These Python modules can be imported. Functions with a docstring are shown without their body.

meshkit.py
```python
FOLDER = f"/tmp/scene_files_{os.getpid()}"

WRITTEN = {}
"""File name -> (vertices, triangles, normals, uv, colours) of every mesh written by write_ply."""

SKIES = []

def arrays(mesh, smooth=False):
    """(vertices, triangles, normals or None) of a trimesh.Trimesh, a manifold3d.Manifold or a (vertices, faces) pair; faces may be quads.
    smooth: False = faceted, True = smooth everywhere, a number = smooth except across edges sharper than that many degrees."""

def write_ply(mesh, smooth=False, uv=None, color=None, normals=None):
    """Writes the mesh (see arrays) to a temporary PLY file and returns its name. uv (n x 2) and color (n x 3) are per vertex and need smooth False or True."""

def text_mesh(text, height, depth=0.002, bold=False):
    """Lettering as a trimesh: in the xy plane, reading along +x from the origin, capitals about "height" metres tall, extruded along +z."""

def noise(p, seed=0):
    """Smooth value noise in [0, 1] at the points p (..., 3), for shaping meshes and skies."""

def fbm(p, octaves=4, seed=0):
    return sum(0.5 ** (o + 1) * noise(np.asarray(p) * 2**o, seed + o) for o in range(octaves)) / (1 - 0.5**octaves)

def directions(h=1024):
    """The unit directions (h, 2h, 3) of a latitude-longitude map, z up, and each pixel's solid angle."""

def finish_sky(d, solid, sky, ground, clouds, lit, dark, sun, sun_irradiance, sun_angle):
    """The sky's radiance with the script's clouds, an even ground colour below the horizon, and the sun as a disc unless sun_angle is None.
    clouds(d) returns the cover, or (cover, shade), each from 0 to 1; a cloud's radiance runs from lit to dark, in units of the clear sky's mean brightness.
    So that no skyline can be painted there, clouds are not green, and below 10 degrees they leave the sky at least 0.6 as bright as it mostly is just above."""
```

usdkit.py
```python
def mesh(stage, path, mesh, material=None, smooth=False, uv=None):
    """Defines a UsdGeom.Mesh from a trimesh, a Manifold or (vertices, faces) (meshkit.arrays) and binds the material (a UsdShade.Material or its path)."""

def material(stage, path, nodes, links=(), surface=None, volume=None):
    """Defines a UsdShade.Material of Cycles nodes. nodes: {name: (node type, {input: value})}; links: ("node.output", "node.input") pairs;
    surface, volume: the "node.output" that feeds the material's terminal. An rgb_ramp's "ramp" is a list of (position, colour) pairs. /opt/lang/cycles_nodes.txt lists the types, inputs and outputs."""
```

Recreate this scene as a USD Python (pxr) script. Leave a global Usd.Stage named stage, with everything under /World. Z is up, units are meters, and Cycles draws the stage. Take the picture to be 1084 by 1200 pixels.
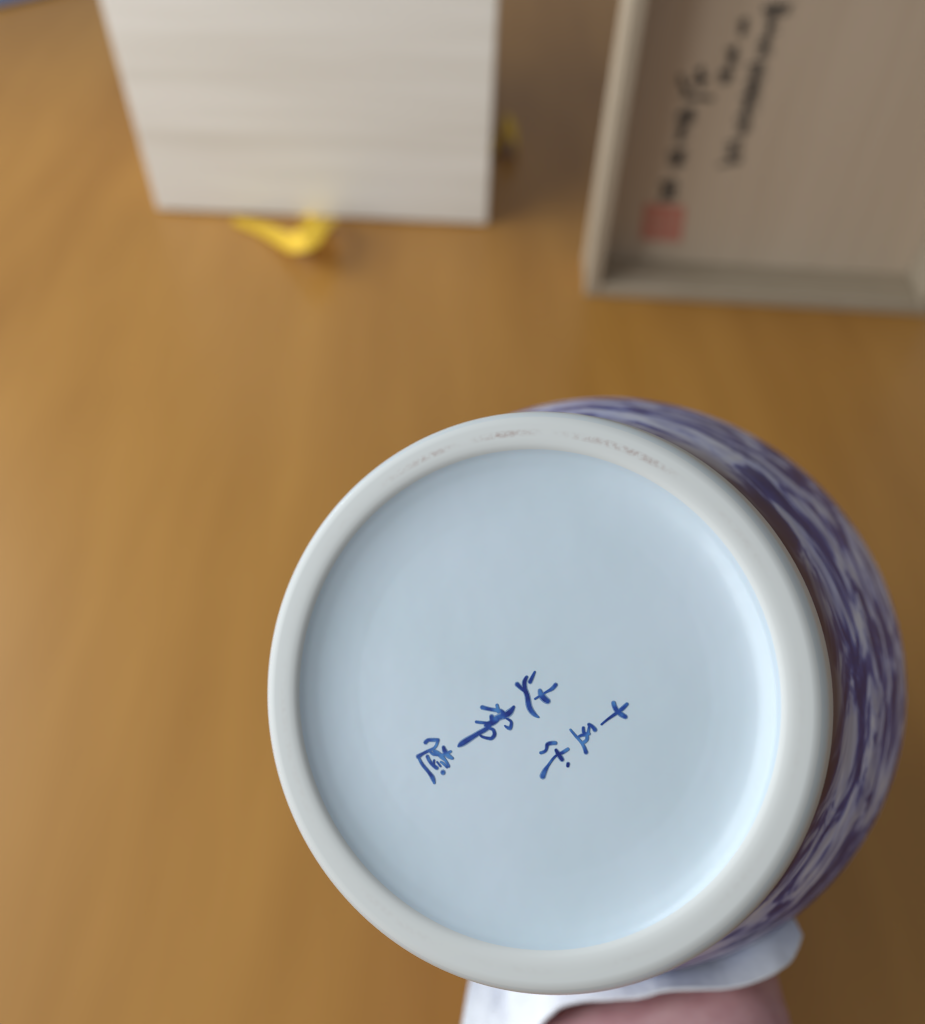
import math, random
import numpy as np
import trimesh, manifold3d
from scipy.interpolate import PchipInterpolator
from shapely.geometry import Point, MultiPoint, Polygon
from shapely.ops import unary_union
from pxr import Usd, UsdGeom, UsdLux, UsdShade, Gf, Sdf
import usdkit, meshkit
random.seed(3); rng = np.random.default_rng(3)

stage = Usd.Stage.CreateInMemory()
UsdGeom.SetStageUpAxis(stage, UsdGeom.Tokens.z); UsdGeom.SetStageMetersPerUnit(stage, 1.0)
UsdGeom.Xform.Define(stage, '/World'); UsdGeom.Scope.Define(stage, '/World/Looks')

# ------------------------------------------------------------------ camera
F, CX, CY = 1000.0, 542.0, 600.0            # a phone held low over the table; focal length in pixels of a 1084 wide frame
EYE = np.array([0.0, 0.0, 0.372])
d = np.array([-28.0, 850.0, F]); d /= np.linalg.norm(d)        # straight down, in camera axes (right, down, forward)
Zc = -d; Xc = np.array([1.0, 0, 0]) - d * d[0]; Xc /= np.linalg.norm(Xc); Yc = np.cross(Zc, Xc)
M = np.array([Xc, Yc, Zc])                   # camera axes -> world
def wdir(v): return M @ np.asarray(v, float)
def wpt(v): return EYE + wdir(v)
def ray(px, py): return wdir([(px - CX) / F, (py - CY) / F, 1.0])
def on_table(px, py, z=0.0):
    r = ray(px, py); return EYE + r * ((z - EYE[2]) / r[2])
def project(P):
    c = (np.atleast_2d(P) - EYE) @ M; return np.c_[c[:, 0] / c[:, 2] * F + CX, c[:, 1] / c[:, 2] * F + CY]

cam = UsdGeom.Camera.Define(stage, '/World/camera')
r_, u_, b_ = wdir([1, 0, 0]), wdir([0, -1, 0]), wdir([0, 0, -1])
cam.AddTransformOp().Set(Gf.Matrix4d(*r_, 0, *u_, 0, *b_, 0, *EYE, 1))
cam.CreateHorizontalApertureAttr(36.0); cam.CreateVerticalApertureAttr(36.0 * 1200 / 1084)
cam.CreateFocalLengthAttr(36.0 * F / 1084); cam.CreateClippingRangeAttr(Gf.Vec2f(0.01, 50))
cam.CreateFStopAttr(7.5); cam.CreateFocusDistanceAttr(0.1605)
cam.CreateExposureAttr(0.45)

# ------------------------------------------------------------------ light: a window to the left, the pale room around
def look_at(prim, eye, to):
    eye, to = np.array(eye, float), np.array(to, float)
    b = eye - to; b /= np.linalg.norm(b); r = np.cross([0, 0, 1.0], b); r /= np.linalg.norm(r); u = np.cross(b, r)
    prim.AddTransformOp().Set(Gf.Matrix4d(*r, 0, *u, 0, *b, 0, *eye, 1))
win = UsdLux.RectLight.Define(stage, '/World/window_light')
win.CreateWidthAttr(1.5); win.CreateHeightAttr(0.62); win.CreateIntensityAttr(4.6); win.CreateColorAttr(Gf.Vec3f(0.88, 0.95, 1.0))
look_at(win, (-0.95, 0.16, 0.58), (0.0, 0.18, 0.50))
dome = UsdLux.DomeLight.Define(stage, '/World/room_light')
dm = usdkit.material(stage, '/World/Looks/room_light', {'b': ('background_shader', {'color': (0.93, 0.97, 1.0), 'strength': 0.205})}, surface='b.background')
UsdShade.MaterialBindingAPI.Apply(dome.GetPrim()).Bind(dm)

# ------------------------------------------------------------------ helpers
used = {}
def numbered(parent, name):
    k = used.get((parent, name), -1) + 1; used[(parent, name)] = k
    return f'{parent}/{name}' if k == 0 else f'{parent}/{name}_{k:03d}'
def data(p, **kw):
    for k, v in kw.items(): p.SetCustomDataByKey(k, v)
def thing(name, label, cat, matrix=None, **kw):
    x = UsdGeom.Xform.Define(stage, numbered('/World', name))
    if matrix is not None: x.AddTransformOp().Set(matrix)
    data(x.GetPrim(), label=label, category=cat, **kw); return str(x.GetPath())
def obj(name, mesh, mat, parent='/World', smooth=False):
    m = usdkit.mesh(stage, numbered(parent, name), mesh, '/World/Looks/' + mat, smooth=smooth); return m
def xf(origin, x, y, z):
    return Gf.Matrix4d(*map(float, x), 0, *map(float, y), 0, *map(float, z), 0, *map(float, origin), 1)
def rbox(size, centre, r=0.0012):
    """A board with softened edges."""
    h = np.array(size, float) / 2 - r
    s = manifold3d.Manifold.sphere(r, 12)
    m = manifold3d.Manifold.batch_hull([s.translate(tuple(h * np.array([a, b, c]))) for a in (-1, 1) for b in (-1, 1) for c in (-1, 1)])
    return m.translate(tuple(map(float, centre)))
def revolve(rz, n=200, seams=False):
    rz = np.array(rz, float); t = np.linspace(0, 2 * np.pi, n, endpoint=False); k = len(rz)
    v = np.stack([rz[:, 0][None] * np.cos(t)[:, None], rz[:, 0][None] * np.sin(t)[:, None], np.broadcast_to(rz[:, 1], (n, k))], -1).reshape(-1, 3)
    f = []
    for i in range(n):
        j = (i + 1) % n
        for q in range(k - 1):
            a, b, c, e = i * k + q, j * k + q, j * k + q + 1, i * k + q + 1
            f += [[a, c, b], [a, e, c]]
    m = trimesh.Trimesh(v, np.array(f), process=True); m.merge_vertices(); m.update_faces(m.nondegenerate_faces()); return m
def grid_sheet(P, thick):
    """A closed thin sheet from a (a, b, 3) grid."""
    a, b = P.shape[:2]
    du = np.gradient(P, axis=0); dv = np.gradient(P, axis=1); n = np.cross(du, dv); n /= np.linalg.norm(n, axis=-1, keepdims=True) + 1e-12
    V = np.concatenate([(P + n * thick / 2).reshape(-1, 3), (P - n * thick / 2).reshape(-1, 3)]); N = a * b; f = []
    for i in range(a - 1):
        for j in range(b - 1):
            p, q, r, s = i * b + j, (i + 1) * b + j, (i + 1) * b + j + 1, i * b + j + 1
            f += [[p, q, r], [p, r, s], [N + p, N + r, N + q], [N + p, N + s, N + r]]
    edge = [i * b for i in range(a)] + [(a - 1) * b + j for j in range(1, b)] + [i * b + b - 1 for i in range(a - 2, -1, -1)] + [j for j in range(b - 2, 0, -1)]
    for p, q in zip(edge, edge[1:] + edge[:1]): f += [[p, N + p, N + q], [p, N + q, q]]
    m = trimesh.Trimesh(V, np.array(f), process=False); m.fix_normals(); return m
def brush(strokes, thick):
    """Brush strokes [(x, y, half width) ...] as one thin painted layer in the xy plane."""
    shapes = []
    for st in strokes:
        st = np.array(st, float)
        if len(st) > 2:                       # round the corners of the stroke
            t = np.r_[0, np.cumsum(np.hypot(*np.diff(st[:, :2], axis=0).T))]; tt = np.linspace(0, t[-1], 5 * len(st))
            st = np.stack([PchipInterpolator(t, st[:, k])(tt) for k in range(3)], 1)
        c = [Point(x, y).buffer(w, 6) for x, y, w in st]
        shapes += c[:1] if len(c) == 1 else [unary_union([a, b]).convex_hull for a, b in zip(c, c[1:])]
    g = unary_union(shapes)
    return trimesh.util.concatenate([trimesh.creation.extrude_polygon(p, thick, engine='earcut') for p in getattr(g, 'geoms', [g])])

# ------------------------------------------------------------------ materials
def mat(name, nodes, links): return usdkit.material(stage, '/World/Looks/' + name, nodes, links, surface='p.BSDF')
def grained(name, dark, light, scale, rough, fine=40, bump=0.15, amount=(0.3, 0.7), coat=0.0, spec=0.5, dist=0.0006, crough=0.2, detail=3):
    nodes = {'tc': ('texture_coordinate', {}), 'm': ('mapping', {'scale': scale}), 'm2': ('mapping', {'scale': tuple(fine * s for s in scale)}),
             'n': ('noise_texture', {'scale': 1.0, 'detail': detail, 'roughness': 0.55, 'distortion': 0.5}), 'n2': ('noise_texture', {'scale': 1.0, 'detail': 2.0}),
             'a': ('mix_float', {'fac': 0.28}), 'r': ('rgb_ramp', {'ramp': [(amount[0], dark), (amount[1], light)]}),
             'b': ('bump', {'strength': bump, 'distance': dist}),
             'p': ('principled_bsdf', {'roughness': rough, 'coat_weight': coat, 'coat_roughness': crough, 'specular_ior_level': spec})}
    mat(name, nodes, [('tc.object', 'm.vector'), ('tc.object', 'm2.vector'), ('m.vector', 'n.vector'), ('m2.vector', 'n2.vector'), ('n.fac', 'a.a'), ('n2.fac', 'a.b'),
                      ('a.result', 'r.fac'), ('r.color', 'p.base_color'), ('n2.fac', 'b.height'), ('b.normal', 'p.normal')])
grained('table_wood', (0.30, 0.121, 0.016), (0.57, 0.283, 0.060), (9, 1.3, 9), 0.42, fine=5, bump=0.05, amount=(0.15, 0.85), detail=2, coat=0.30, crough=0.24, spec=0.4)
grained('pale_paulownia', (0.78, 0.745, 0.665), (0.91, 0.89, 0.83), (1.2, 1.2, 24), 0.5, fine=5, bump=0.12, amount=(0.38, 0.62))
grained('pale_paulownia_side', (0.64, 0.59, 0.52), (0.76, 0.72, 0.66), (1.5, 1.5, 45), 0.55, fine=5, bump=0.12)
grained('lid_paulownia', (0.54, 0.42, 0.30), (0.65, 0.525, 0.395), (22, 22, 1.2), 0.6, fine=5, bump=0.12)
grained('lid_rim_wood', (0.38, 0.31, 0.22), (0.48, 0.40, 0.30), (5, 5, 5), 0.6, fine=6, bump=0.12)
grained('yellow_ribbon', (0.72, 0.42, 0.015), (0.90, 0.60, 0.045), (300, 300, 300), 0.6, fine=3, bump=0.3)
grained('blue_fabric', (0.10, 0.15, 0.28), (0.17, 0.23, 0.38), (300, 300, 300), 0.85, fine=3, bump=0.4)
grained('tissue', (0.84, 0.85, 0.86), (0.90, 0.905, 0.91), (60, 60, 60), 0.85, fine=6, bump=0.3, dist=0.001)
grained('wall_paint', (0.74, 0.72, 0.68), (0.78, 0.76, 0.72), (4, 4, 4), 0.8, fine=6, bump=0.05)
mat('ink', {'p': ('principled_bsdf', {'base_color': (0.045, 0.04, 0.036), 'roughness': 0.75})}, [])
mat('seal_red', {'p': ('principled_bsdf', {'base_color': (0.60, 0.22, 0.16), 'roughness': 0.7})}, [])
mat('skin', {'tc': ('texture_coordinate', {}), 'n': ('noise_texture', {'scale': 90.0, 'detail': 3.0}), 'r': ('rgb_ramp', {'ramp': [(0.3, (0.42, 0.20, 0.21)), (0.7, (0.55, 0.32, 0.32))]}),
             'n2': ('noise_texture', {'scale': 900.0, 'detail': 2.0}), 'b': ('bump', {'strength': 0.25, 'distance': 0.0006}),
             'p': ('principled_bsdf', {'roughness': 0.55, 'subsurface_weight': 0.15, 'subsurface_scale': 0.004, 'subsurface_radius': (1.0, 0.35, 0.2)})},
    [('tc.object', 'n.vector'), ('tc.object', 'n2.vector'), ('n.fac', 'r.fac'), ('r.color', 'p.base_color'), ('n2.fac', 'b.height'), ('b.normal', 'p.normal')])
# glazed porcelain: faint cool unevenness, a gloss that wavers a little
def porcelain(name, a, b, rough, coat, bump):
    mat(name, {'tc': ('texture_coordinate', {}), 'n': ('noise_texture', {'scale': 28.0, 'detail': 2.0}), 'r': ('rgb_ramp', {'ramp': [(0.35, a), (0.65, b)]}),
               'n2': ('noise_texture', {'scale': 95.0, 'detail': 2.0}), 'bm': ('bump', {'strength': bump, 'distance': 0.0012}),
               'p': ('principled_bsdf', {'roughness': rough, 'coat_weight': coat, 'coat_roughness': 0.10, 'subsurface_weight': 0.05, 'subsurface_scale': 0.002})},
        [('tc.object', 'n.vector'), ('tc.object', 'n2.vector'), ('n.fac', 'r.fac'), ('r.color', 'p.base_color'), ('n2.fac', 'bm.height'), ('bm.normal', 'p.normal')])
porcelain('white_glaze', (0.52, 0.605, 0.66), (0.55, 0.625, 0.69), 0.36, 0.16, 0.13)
porcelain('foot_glaze', (0.575, 0.61, 0.615), (0.595, 0.625, 0.635), 0.3, 0.3, 0.08)
# unglazed footring with the brown kiln line and specks on part of its round
mat('bare_porcelain', {
    'tc': ('texture_coordinate', {}), 's': ('separate_xyz', {}), 'flat': ('combine_xyz', {'z': 0.0}), 'len': ('vector_math', {'math_type': 'length'}),
    'dr': ('math', {'math_type': 'subtract', 'value2': 0.0492}), 'ym': ('map_range', {'from_min': 0.036, 'from_max': 0.046, 'to_min': 0.12, 'to_max': 1.0, 'clamp': True}), 'q3': ('math', {'math_type': 'multiply'}), 'ab': ('math', {'math_type': 'absolute'}), 'band': ('map_range', {'from_min': 0.0009, 'from_max': 0.0002, 'clamp': True}),
    'n': ('noise_texture', {'scale': 60.0, 'detail': 2.0}), 'nm': ('map_range', {'from_min': 0.40, 'from_max': 0.68, 'clamp': True}),
    'n2': ('noise_texture', {'scale': 900.0, 'detail': 2.0}), 'nm2': ('map_range', {'from_min': 0.35, 'from_max': 0.7, 'to_min': 0.1, 'to_max': 1.0, 'clamp': True}),
    'q': ('math', {'math_type': 'multiply'}), 'q2': ('math', {'math_type': 'multiply'}), 'sp': ('map_range', {'from_min': 0.68, 'from_max': 0.76, 'clamp': True}),
    'c': ('mix', {'color1': (0.615, 0.62, 0.60), 'color2': (0.36, 0.25, 0.22)}), 'p': ('principled_bsdf', {'roughness': 0.7, 'specular_ior_level': 0.3})},
    [('tc.object', 's.vector'), ('s.x', 'flat.x'), ('s.y', 'flat.y'), ('flat.vector', 'len.vector1'), ('len.value', 'dr.value1'), ('dr.value', 'ab.value1'), ('ab.value', 'band.value'),
     ('tc.object', 'n.vector'), ('n.fac', 'nm.value'), ('tc.object', 'n2.vector'), ('n2.fac', 'nm2.value'), ('band.result', 'q.value1'), ('nm.result', 'q.value2'), ('q.value', 'q2.value1'), ('nm2.result', 'q2.value2'),
     ('s.y', 'ym.value'), ('q2.value', 'q3.value1'), ('ym.result', 'q3.value2'), ('q3.value', 'c.fac'), ('c.color', 'p.base_color')])
mat('cobalt', {'tc': ('texture_coordinate', {}), 'n': ('noise_texture', {'scale': 330.0, 'detail': 2.0}), 'r': ('rgb_ramp', {'ramp': [(0.34, (0.003, 0.016, 0.17)), (0.5, (0.012, 0.06, 0.30)), (0.66, (0.06, 0.20, 0.48))]}),
               'p': ('principled_bsdf', {'roughness': 0.25, 'coat_weight': 0.5, 'coat_roughness': 0.05})}, [('tc.object', 'n.vector'), ('n.fac', 'r.fac'), ('r.color', 'p.base_color')])
usdkit.material(stage, '/World/Looks/cobalt_bleed', {'t': ('transparent_bsdf', {}), 'p': ('principled_bsdf', {'base_color': (0.16, 0.30, 0.56), 'roughness': 0.3}), 'm': ('mix_closure', {'fac': 0.38})},
    [('t.BSDF', 'm.closure1'), ('p.BSDF', 'm.closure2')], surface='m.closure')
# painted body: washes and lines of cobalt run round the shoulder on a greyish white ground, reddish brown towards the foot
mat('painted_body', {
    'tc': ('texture_coordinate', {}), 'm': ('mapping', {'scale': (50, 50, 88), 'rotation': (0.35, 0.25, 0)}), 'm2': ('mapping', {'scale': (52, 52, 100), 'rotation': (-0.3, 0.3, 0)}),
    'n': ('noise_texture', {'scale': 1.0, 'detail': 3.0, 'roughness': 0.6, 'distortion': 0.8}), 'n2': ('noise_texture', {'scale': 1.0, 'detail': 3.0, 'distortion': 1.0}),
    'r': ('rgb_ramp', {'ramp': [(0.37, (0.018, 0.032, 0.22)), (0.45, (0.055, 0.085, 0.38)), (0.485, (0.18, 0.23, 0.58)), (0.53, (0.54, 0.60, 0.90)), (0.62, (0.76, 0.80, 0.95))]}),
    'r2': ('rgb_ramp', {'ramp': [(0.38, (0.04, 0.05, 0.2)), (0.48, (0.36, 0.36, 0.55)), (0.60, (1, 1, 1))]}),
    'x': ('mix', {'mix_type': 'multiply', 'fac': 0.38}),
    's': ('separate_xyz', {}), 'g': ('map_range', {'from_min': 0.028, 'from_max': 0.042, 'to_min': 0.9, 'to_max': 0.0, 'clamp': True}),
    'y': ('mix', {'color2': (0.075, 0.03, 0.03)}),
    'p': ('principled_bsdf', {'roughness': 0.35, 'coat_weight': 0.1, 'coat_roughness': 0.15, 'specular_ior_level': 0.25})},
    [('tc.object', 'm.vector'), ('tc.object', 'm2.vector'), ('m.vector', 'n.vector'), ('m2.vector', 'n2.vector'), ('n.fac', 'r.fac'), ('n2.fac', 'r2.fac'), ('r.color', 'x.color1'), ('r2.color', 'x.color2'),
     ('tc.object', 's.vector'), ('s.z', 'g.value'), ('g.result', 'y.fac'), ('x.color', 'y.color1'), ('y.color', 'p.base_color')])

# ------------------------------------------------------------------ the table
top = obj('table_top', rbox((3.0, 3.0, 0.03), (0.2, 0.55, -0.015), 0.004), 'table_wood')
data(top.GetPrim(), kind='structure')

# ------------------------------------------------------------------ pale wooden box, standing at the back left
A, B = on_table(185, 248), on_table(571, 265)
bx = B - A; W = np.linalg.norm(bx); bx /= W; by = np.cross([0, 0, 1.0], bx)
BH, BT, BD = 0.285, 0.011, W * 0.98
box = thing('wooden_box', 'tall pale paulownia wood box standing at the back left', 'box', xf(A, bx, by, (0, 0, 1)))
GAP = 0.0015                                     # the box stands on its crossed ribbons
obj('front_panel', rbox((W, BT, BH), (W / 2, BT / 2, BH / 2 + GAP), 0.0016), 'pale_paulownia', box, 30)
obj('back_panel', rbox((W, BT, BH), (W / 2, BD - BT / 2, BH / 2 + GAP), 0.0016), 'pale_paulownia', box, 30)
for x in (BT / 2, W - BT / 2):
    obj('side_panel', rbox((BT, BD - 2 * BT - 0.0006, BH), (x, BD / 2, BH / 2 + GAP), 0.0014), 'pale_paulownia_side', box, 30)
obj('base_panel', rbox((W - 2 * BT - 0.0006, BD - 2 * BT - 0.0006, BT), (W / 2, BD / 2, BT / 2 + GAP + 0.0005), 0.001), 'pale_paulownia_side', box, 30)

# ------------------------------------------------------------------ yellow ribbon tied under the box: one loose fold in front, one end at the right side
def ribbon_strip(path, across, width, thick=0.0011, n=60):
    path, across = np.array(path, float), np.array(across, float); t = np.r_[0, np.cumsum(np.linalg.norm(np.diff(path, axis=0), axis=1))]
    tt = np.linspace(0, t[-1], n); p = PchipInterpolator(t, path)(tt); a = PchipInterpolator(t, across)(tt); a /= np.linalg.norm(a, axis=1, keepdims=True)
    w = np.broadcast_to(width, (len(path),)); w = PchipInterpolator(t, w)(tt)[:, None]
    s = np.linspace(-0.5, 0.5, 7)
    P = p[:, None] + a[:, None] * (w[:, None] * s[None, :, None])
    P[..., 2] += 0.0006 * np.cos(s * 9)[None] * 0.5
    return grid_sheet(P, thick)
def L2W(u, v, z): return A + bx * u + by * v + np.array([0, 0, z])
def tbl(px, py, z): return on_table(px, py, z)
c = np.array
k1, k2, k3 = tbl(366, 250, 0.004), tbl(362, 268, 0.012), tbl(345, 276, 0.010)
path = [L2W(W * 0.47, 0.03, 0.0008), L2W(W * 0.47, 0.001, 0.0009), tbl(374, 258, 0.012), tbl(373, 262, 0.024), tbl(358, 280, 0.024), tbl(340, 284, 0.010), tbl(312, 270, 0.0035), tbl(274, 258, 0.0018)]
acr = [bx, bx, bx * 0.9 + by * 0.3, bx * 0.5 - by * 0.8, by * -0.9 + bx * 0.4, by * -1 + bx * 0.2, by * -1.0, by * -1.0]
rb = obj('yellow_ribbon', ribbon_strip(path, acr, [0.018, 0.020, 0.024, 0.028, 0.029, 0.025, 0.016, 0.008]), 'yellow_ribbon', smooth=40)
data(rb.GetPrim(), label='bright yellow ribbon folded on the table at the foot of the pale box front', category='ribbon')
# side end
sx = [L2W(W - 0.03, BD * 0.5, 0.0008), L2W(W + 0.001, BD * 0.5, 0.0009), L2W(W + 0.008, BD * 0.5, 0.008), L2W(W + 0.013, BD * 0.5, 0.022), L2W(W + 0.019, BD * 0.49, 0.016), L2W(W + 0.023, BD * 0.48, 0.004)]
rb = obj('yellow_ribbon', ribbon_strip(sx, [by] * 6, [0.026, 0.030, 0.034, 0.036, 0.036, 0.034]), 'yellow_ribbon', smooth=40)
data(rb.GetPrim(), label='shaded ochre ribbon loop sticking out from the right side of the pale box', category='ribbon')

# ------------------------------------------------------------------ box lid standing on edge at the right, its inside towards us
A2, B2 = on_table(685, 347), on_table(1089, 371)
lx = B2 - A2; LW = np.linalg.norm(lx); lx /= LW; ly = np.cross([0, 0, 1.0], lx)
LD, LT, LH = 0.047, 0.010, 0.262
lid = thing('box_lid', 'shallow tan wooden lid standing on edge at the right, ink writing inside', 'lid', xf(A2, lx, ly, (0, 0, 1)))
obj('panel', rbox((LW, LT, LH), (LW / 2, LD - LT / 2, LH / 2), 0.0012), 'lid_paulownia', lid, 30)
fd = LD - LT - 0.0004
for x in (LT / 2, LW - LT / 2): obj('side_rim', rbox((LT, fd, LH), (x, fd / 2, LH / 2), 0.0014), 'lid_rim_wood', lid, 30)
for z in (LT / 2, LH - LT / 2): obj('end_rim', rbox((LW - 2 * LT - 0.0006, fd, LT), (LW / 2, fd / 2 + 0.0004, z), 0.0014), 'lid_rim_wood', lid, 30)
def on_lid(px, py):
    r = ray(px, py); o = A2 + ly * (LD - LT); s = np.dot(o - EYE, ly) / np.dot(r, ly); p = EYE + r * s - A2
    return np.dot(p, lx), p[2]
# panel front faces -ly; strokes are laid in (u, z), pushed 0.2 mm proud of it
def lid_layer(m):
    v = np.array(m.vertices); m.vertices = np.c_[v[:, 0], LD - LT - 0.00005 - v[:, 2], v[:, 1]]; return m
def character(px, py, w, h, n, seed, lw=0.0009):
    """A close cluster of brush strokes about w x h pixels large."""
    g = np.random.default_rng(seed); out = []
    for i in range(n):
        if i % 2 == 0:      # across
            y = py + h * (i / max(n - 1, 1) - 0.5) * 0.8; x0, x1 = px - w * g.uniform(.3, .5), px + w * g.uniform(.3, .5)
            pts = [(x0, y + h * .08), ((x0 + x1) / 2, y), (x1, y - h * .06)]
        else:
            x = px + w * g.uniform(-.28, .28); pts = [(x + w * .06, py - h * g.uniform(.3, .5)), (x, py), (x - w * g.uniform(0.0, .3), py + h * g.uniform(.3, .5))]
        wd = lw * g.uniform(.7, 1.2)
        out.append([(*on_lid(*p), wd * k) for p, k in zip(pts, (1.1, .8, .6))])
    out.append([(*on_lid(px + w * .12, py - h * .55), lw * .5), (*on_lid(px - w * .05, py), lw * .6), (*on_lid(px - w * .1, py + h * .6), lw * .35)])
    return out
marks = [(912, 12, 34, 14, 4, 1), (905, 32, 14, 22, 4, 2), (897, 55, 16, 20, 5, 3), (889, 84, 17, 20, 5, 4), (884, 103, 17, 18, 5, 21), (879, 121, 19, 20, 5, 5), (872, 146, 19, 22, 6, 6), (861, 176, 17, 22, 5, 7),
         (871, 32, 11, 18, 4, 8), (859, 66, 12, 20, 5, 9), (851, 90, 13, 13, 5, 10), (806, 137, 20, 18, 6, 11), (800, 157, 15, 18, 4, 12), (795, 186, 19, 20, 6, 13), (785, 223, 19, 22, 7, 14)]
for k in marks:
    k = (k[0], k[1], k[2] * 1.2, k[3] * 1.15, k[4] + 2, k[5])
    obj('ink_character', lid_layer(brush(character(*k), 0.0002)), 'ink', lid)
q = [[(798, 90), (801, 101), (806, 108)], [(802, 112), (815, 114), (834, 115)], [(819, 84), (823, 92)], [(812, 96), (828, 93)], [(822, 80), (821, 100)]]
obj('ink_character', lid_layer(brush([[(*on_lid(*p), 0.0016) for p in s] for s in q], 0.0002)), 'ink', lid)
u = [(860 + 12 * i - 17, 193 - 2 * i) for i in range(3)]
obj('ink_character', lid_layer(brush([[(*on_lid(*p), 0.0012) for p in u]], 0.0002)), 'ink', lid)
# the square vermilion seal, lines left open in its face
sq = [on_lid(*p) for p in ((757, 240), (802, 243), (797, 282), (752, 279))]
seal = Polygon(sq).buffer(0.0012).buffer(-0.0004)
s0, s1, s2, s3 = [np.array(p) for p in sq]
cut = []
for a, b, e, g_ in ((.12, .3, .46, .3), (.2, .12, .2, .62), (.12, .5, .46, .52), (.34, .3, .34, .88), (.58, .15, .58, .85), (.7, .3, .92, .3), (.7, .55, .92, .55), (.82, .15, .82, .9), (.12, .8, .46, .78)):
    f0 = lambda s, t: s0 * (1 - s) * (1 - t) + s1 * s * (1 - t) + s2 * s * t + s3 * (1 - s) * t
    from shapely.geometry import LineString
    cut.append(LineString([f0(a, b), f0(e, g_)]).buffer(0.0004))
seal = seal.difference(unary_union(cut))
obj('red_seal', lid_layer(trimesh.util.concatenate([trimesh.creation.extrude_polygon(p, 0.0002, engine='earcut') for p in getattr(seal, 'geoms', [seal])])), 'seal_red', lid)

# ------------------------------------------------------------------ blue cloth at the far left
e0, e1 = on_table(0, 9), on_table(46, -2)
ex = e1 - e0; ex /= np.linalg.norm(ex); ey = np.cross([0, 0, 1.0], ex)
Pg = np.zeros((40, 24, 3))
for i in range(40):
    for j in range(24):
        uu, vv = -0.35 + 0.5 * i / 39, 0.30 * j / 23
        Pg[i, j] = e0 + ex * uu + ey * vv + np.array([0, 0, 0.003 + 0.014 * meshkit.fbm(np.array([uu * 14, vv * 9, 0.3]), 3) * min(1, vv / 0.02 + 0.1)])
bc = obj('blue_cloth', grid_sheet(Pg, 0.002), 'blue_fabric', smooth=50)
data(bc.GetPrim(), label='edge of a blue cloth lying on the table in the top left corner', category='cloth')

# ------------------------------------------------------------------ the vase, foot towards us, mouth down on the table
z0 = 0.1597
C_cam = np.array([0.0666 * z0, 0.2077 * z0, z0]); a_cam = np.array([0.285, 0.142, 0.953]); a_cam /= np.linalg.norm(a_cam)
VC, VZ = wpt(C_cam), wdir(a_cam)
down_cam = np.array([0, 1.0, 0]) - a_cam * a_cam[1]; down_cam /= np.linalg.norm(down_cam)
VY = -wdir(down_cam); VX = np.cross(VY, VZ)               # local: y up in the picture, z from the foot to the mouth
VM = np.array([VX, VY, VZ])                               # rows: local axes in world
def v2w(P): return np.asarray(P, float) @ VM + VC
vase = thing('porcelain_vase', 'blue and white porcelain vase held foot towards us, with six painted characters', 'vase', xf(VC, VX, VY, VZ))
tilt = math.sqrt(1 - VZ[2] ** 2); RM = 0.042
VL = (VC[2] - RM * tilt - 0.0005) / -VZ[2]                # the mouth rim touches the table
prof = PchipInterpolator([0.0125, 0.0165, 0.022, 0.040, 0.070, 0.106, 0.134, 0.160, 0.185, 0.205, VL - 0.022, VL - 0.012, VL - 0.004, VL],
                         [0.0522, 0.0530, 0.0556, 0.0628, 0.0740, 0.0850, 0.0897, 0.0866, 0.0765, 0.0600, 0.0440, 0.0395, 0.0405, RM])
zs = np.linspace(0.0125, VL, 90)
outer = [(float(prof(z)), z) for z in zs]
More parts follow.
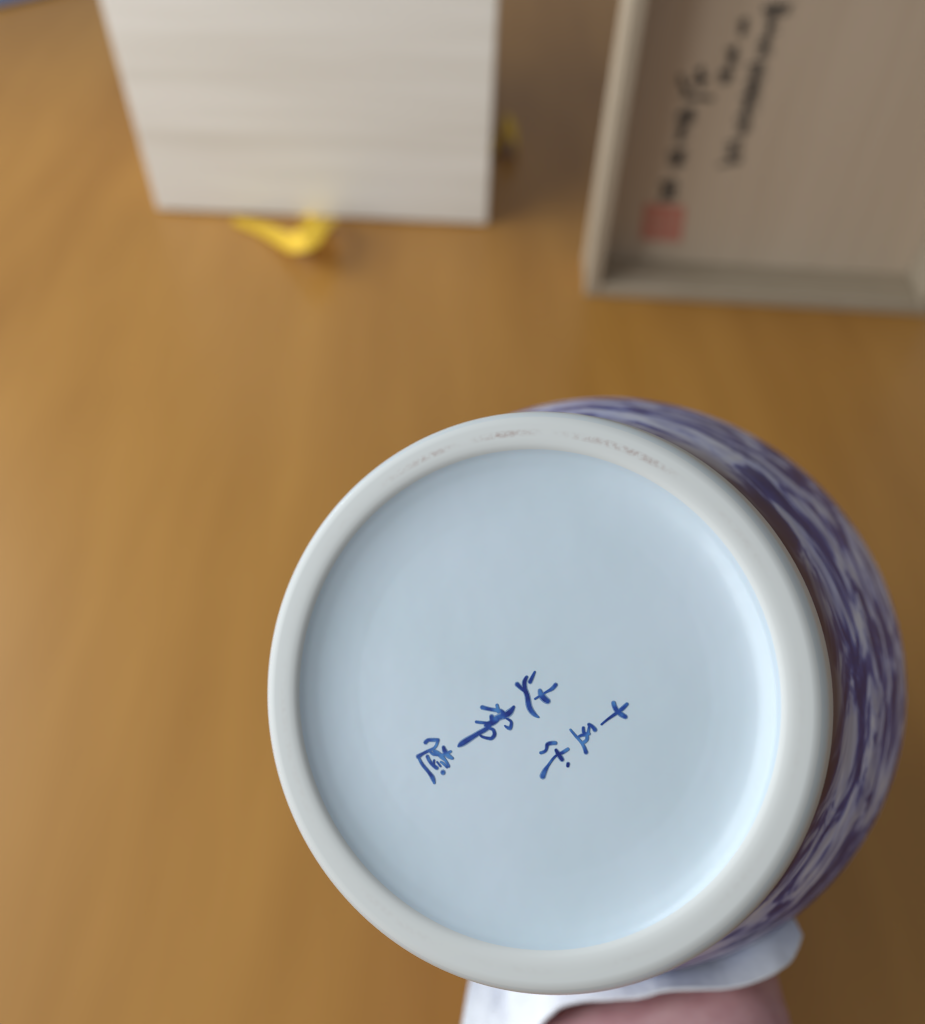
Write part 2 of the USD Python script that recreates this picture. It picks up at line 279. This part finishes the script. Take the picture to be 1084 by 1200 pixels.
inner = [(RM - 0.002, VL + 0.0003), (RM - 0.0035, VL - 0.002)] + [(float(prof(z)) - 0.005, z) for z in np.linspace(VL - 0.006, 0.03, 40)] + [(0, 0.024)]
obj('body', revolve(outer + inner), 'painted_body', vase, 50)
# foot: outer wall with its bead, the bare ring, the glazed recess
def arc(cr, cz, r, t0, t1, n): return [(cr + r * math.cos(t), cz + r * math.sin(t)) for t in np.radians(np.linspace(t0, t1, n))]
wall = [(0.0520, 0.0150), (0.0538, 0.0132), (0.0551, 0.0114), (0.0554, 0.0095), (0.0550, 0.0065)] + arc(0.0508, 0.0037, 0.0034, 14, -60, 14)
obj('foot_wall', revolve(wall[::-1]), 'foot_glaze', vase, 60)
ringp = arc(0.0508, 0.0037, 0.0034, -60, -86, 6) + [(0.0502, 0.0003), (0.0492, 0.00028), (0.0482, 0.0003), (0.0472, 0.00045), (0.0465, 0.0008), (0.0461, 0.0013)]
obj('foot_ring', revolve(ringp[::-1]), 'bare_porcelain', vase, 60)
BASE = 0.0047
rec = PchipInterpolator([0, 0.022, 0.0325, 0.0362, 0.0395, 0.0425, 0.0445, 0.0455, 0.0461], [BASE, BASE, BASE, BASE - 0.0002, BASE - 0.0006, BASE - 0.0013, 0.0025, 0.0019, 0.0013])
rr = np.r_[np.linspace(0, 0.034, 14), np.linspace(0.0348, 0.0461, 26)]
obj('glazed_base', revolve([(r, float(rec(r))) for r in rr]), 'white_glaze', vase, 60)
obj('foot_core', revolve([(0, 0.0080), (0.038, 0.0080), (0.044, 0.0065), (0.046, 0.013), (0.046, 0.022), (0, 0.022)]), 'foot_glaze', vase)
# painted characters, brushed on the recess
def on_base(px, py):
    r = ray(px, py); o = VC + VZ * (BASE - 0.0001); s = np.dot(o - EYE, VZ) / np.dot(r, VZ); p = (EYE + r * s - VC) @ VM.T
    return p[0], p[1]
PXM = z0 / F
kanji = [
 [[(606, 802, 1.9), (610, 806, 1.6), (614, 809.5, 1.3)], [(617, 793.5, 1.3), (614.3, 801, 1.9), (614.6, 806, 2), (617.6, 815, 2.1), (620, 828, 2.3), (624, 835, 2), (631, 840.5, .7)], [(626.5, 787.5, .9), (623, 795, 1.5), (621, 799, 1.7)],
  [(651, 802.5, 1.6), (647, 807, 1.5), (640, 811, 1.0), (627, 819, .9)], [(632.6, 809.5, 1.6), (636, 817, 2.6), (641.5, 821.5, 2.2)]],
 [[(601.8, 828.5, 1.2), (595, 836.5, 2.6), (585, 840.5, 2.4), (577, 845, 2.3), (571, 853, 1.9), (559.5, 860, 1.9), (545, 869, 2.4), (541, 871.5, 2.2), (537, 874.5, .9)], [(565, 829, 1.7), (577, 831.7, 1.5), (586, 833, 1.6), (592.5, 838, 1.4)],
  [(582.3, 826.5, 1.3), (584, 834, 1.5)], [(558, 846, 1.2), (570, 847.3, 1.2), (577, 845, 1.4)], [(571.5, 853.4, 1.2), (577.5, 855, 1.3), (579.4, 860.4, 1.6), (574.5, 865.6, 1.4), (565.6, 863.7, 1.1), (561, 859.5, 1)],
  [(588, 835.5, 1.3), (591, 841, 1.2)], [(569, 850, 1.5), (576, 848, 1.9), (583, 843.5, 1.6)], [(593.5, 842, .9), (599.2, 847.5, 1.3), (597.4, 853.4, 1.6), (591.5, 850.6, .7)], [(576, 840, 1.9), (577, 845.3, 2.2)]],
 [[(498.5, 870, 1.7), (502, 867.3, 1.5), (513, 867.3, 1.5), (511.4, 873, 1.2), (506.8, 878, 1.3)], [(506.8, 878, 1.3), (496.7, 882.5, 1.3), (490, 886.7, 1.9)], [(490.6, 888, 1.2), (494.2, 895, 1.4), (502, 904.7, 1.5), (506.5, 911, 1.9), (508.8, 917.5, 1.1)],
  [(509, 880.5, 1.6), (517.3, 886.5, 1.9), (522, 891.5, 1.2), (525.5, 898, 1.3)], [(519.6, 876, 1.5), (522.7, 883, 2.1), (530, 888.6, 1.2)], [(500.7, 886.6, 1.5), (504.4, 893.5, 1.5), (511.6, 900, 1.6)], [(519, 905.3, 2)],
  [(517, 885.5, 1.4), (523, 883, 1.3), (528, 880.8, 1.1)], [(504, 881, 1.0), (508.5, 884, 1.3), (514, 884.5, 1.2)], [(516.5, 893, .9), (520, 895.5, 1.1), (523.5, 899.5, .8)], [(508.5, 891, .9), (508, 898, 1.1)], [(512, 893, .8), (516, 898, .9)]],
 [[(704.7, 849, .8), (712, 843, 1), (720, 837.3, 1.3), (728, 831.5, 1.6), (734.6, 825.2, 1.3)], [(719, 824, 1.7), (721.8, 831.5, 1.9), (727, 836.5, 2), (732.6, 840, 1.7)]],
 [[(668.4, 855.3, .9), (674, 862, 1.1), (681.5, 870.5, 1.2), (685, 877, 1.4), (686.5, 881.5, 1.7)], [(690.2, 849.2, 1.4), (694.5, 852, 1.5), (697, 855.2, 1.7)], [(683.5, 853, 1.2), (684.6, 859.5, 1.4), (690, 860, 1.3)], [(677, 864, .9), (687, 861, 1.5), (688, 865, 1.4), (684, 870, 1.3)],
  [(690.5, 850, .9), (689.3, 858, 1.2)]],
 [[(633.6, 882.3, 1.2), (640, 878.5, 1.2), (641.2, 872.8, 1.6), (650.7, 870.8, 1.5)], [(635.8, 909.6, 2.2), (638.6, 903, 1.8), (643, 896, 1.1), (651.6, 885.6, 1), (659, 882, 1.4), (665.3, 878, 1.3)], [(651.5, 879.2, 1.3), (655, 885, 1.9), (658.4, 890, 1.7)], [(665.6, 895.2, 1.4), (665.2, 897.5, 1.3)]],
]
for k in kanji:
    path_ = None
    for width, off, mt in ((1.12, 0.00004, 'cobalt'), (1.75, 0.00001, 'cobalt_bleed')):
        m = brush([[(*on_base(x, y), w * PXM * width) for x, y, w in s] for s in k], 0.00005)
        v = np.array(m.vertices); m.vertices = np.c_[v[:, 0], v[:, 1], BASE - off - v[:, 2]]; m.invert() if m.volume < 0 else None
        o = obj('painted_character' if path_ is None else 'soft_wash', m, mt, path_ or vase); path_ = str(o.GetPath())

# ------------------------------------------------------------------ hand under the vase, fingers along its underside
def under(x, s, out):
    """A point under the vase: x sideways (metres along the round), s along the axis, out from the surface."""
    rho = float(prof(np.clip(s, 0.0125, VL))) + out; ang = -math.pi / 2 - x / 0.095
    return v2w([rho * math.cos(ang), rho * math.sin(ang), s])
HX = 0.010
bones = []
def ball(p, r): return manifold3d.Manifold.sphere(r, 28).translate(tuple(map(float, p)))
def hull(*pr): bones.append(manifold3d.Manifold.batch_hull([ball(p, r) for p, r in pr]))
def limb(pts, rad):
    for p, q, r, t in zip(pts, pts[1:], rad, rad[1:]): hull((p, r), (q, t))
wrist = under(HX, 0.098, 0.066); elbow = wrist + np.array([0.06, -0.235, 0.012])
heel = [(under(HX + x, 0.120, o), 0.0148) for x, o in ((-0.027, 0.0375), (-0.009, 0.0290), (0.010, 0.0225), (0.027, 0.0200))]
knuckle = [(under(HX + x, 0.150, o), 0.0108) for x, o in ((-0.031, .0200), (-0.011, .0170), (0.010, .0150), (0.030, .0145))]
for i in range(3): hull(heel[i], heel[i + 1], knuckle[i], knuckle[i + 1])
hull(heel[0], heel[3], (wrist + VX * 0.012, .0195), (wrist - VX * 0.012, .0195))
hull((wrist + VX * .012, .0195), (wrist - VX * .012, .0195), (elbow + VX * .015, .031), (elbow - VX * .015, .031))
for x, L in ((-0.031, 0.86), (-0.011, 0.97), (0.010, 1.0), (0.030, 0.80)):
    limb([under(HX + x, .150, .0140), under(HX + x * 1.05, .150 + .024 * L, .0118), under(HX + x, .150 + .041 * L, .0108), under(HX + x * .95, .150 + .054 * L, .0100)], [.0098, .0091, .0084, .0073])
limb([under(HX - 0.018, 0.122, .038), under(HX - 0.030, 0.136, .0330), under(HX - 0.042, 0.156, .0200), under(HX - 0.046, 0.178, .0130)], [.0150, .0122, .0100, .0084])
hand = manifold3d.Manifold.batch_boolean(bones, manifold3d.OpType.Add).refine_to_length(0.0035)
mm = hand.to_mesh(); hm = trimesh.Trimesh(np.array(mm.vert_properties)[:, :3], np.array(mm.tri_verts)); hm.merge_vertices()
trimesh.smoothing.filter_taubin(hm, iterations=14)
v = np.array(hm.vertices); v += np.array(hm.vertex_normals) * ((meshkit.fbm(v * 160, 3) - 0.5) * 0.0012)[:, None]; hm.vertices = v
hd = obj('person', hm, 'skin', smooth=60)
data(hd.GetPrim(), label='person whose bare hand holds the vase from below over a white tissue', category='person')

# ------------------------------------------------------------------ white tissue between hand and vase
na, ns = 120, 50
T = np.zeros((na, ns, 3))
lift = PchipInterpolator([-0.046, -0.038, -0.024, -0.010, 0.006, 0.024, 0.048, 0.058, 0.065], [0.042, 0.036, 0.0230, 0.0125, 0.0075, 0.0045, 0.0080, 0.0082, 0.0040])
for i in range(na):
    a = i / (na - 1)
    for j in range(ns):
        b = j / (ns - 1)
        x = -0.043 + 0.108 * a
        s_end = 0.106 + 0.003 * math.sin(a * 7) + 0.010 * (max(0, a - 0.90) / 0.1) ** 2
        s = s_end + (0.178 - s_end) * b
        fl = max(0.0, 1 - b / (0.16 + 0.45 * min(1, max(0, -x / 0.03)))) ** 1.2
        n = meshkit.fbm(np.array([x * 70, s * 45, 1.7]), 3) - 0.5
        x2 = x * (1 - (0.30 * fl if x < -0.02 else 0.30 * fl * max(0, -x / 0.02)))
        T[i, j] = under(x2 + 0.002 * n, s, 0.0012 + fl * (float(lift(x)) * (1 + 0.35 * n)) + 0.0012 * abs(n))
ti = obj('white_tissue', grid_sheet(T, 0.0008), 'tissue', smooth=60)
data(ti.GetPrim(), label='crumpled white paper tissue tucked between the hand and the underside of the vase', category='tissue')
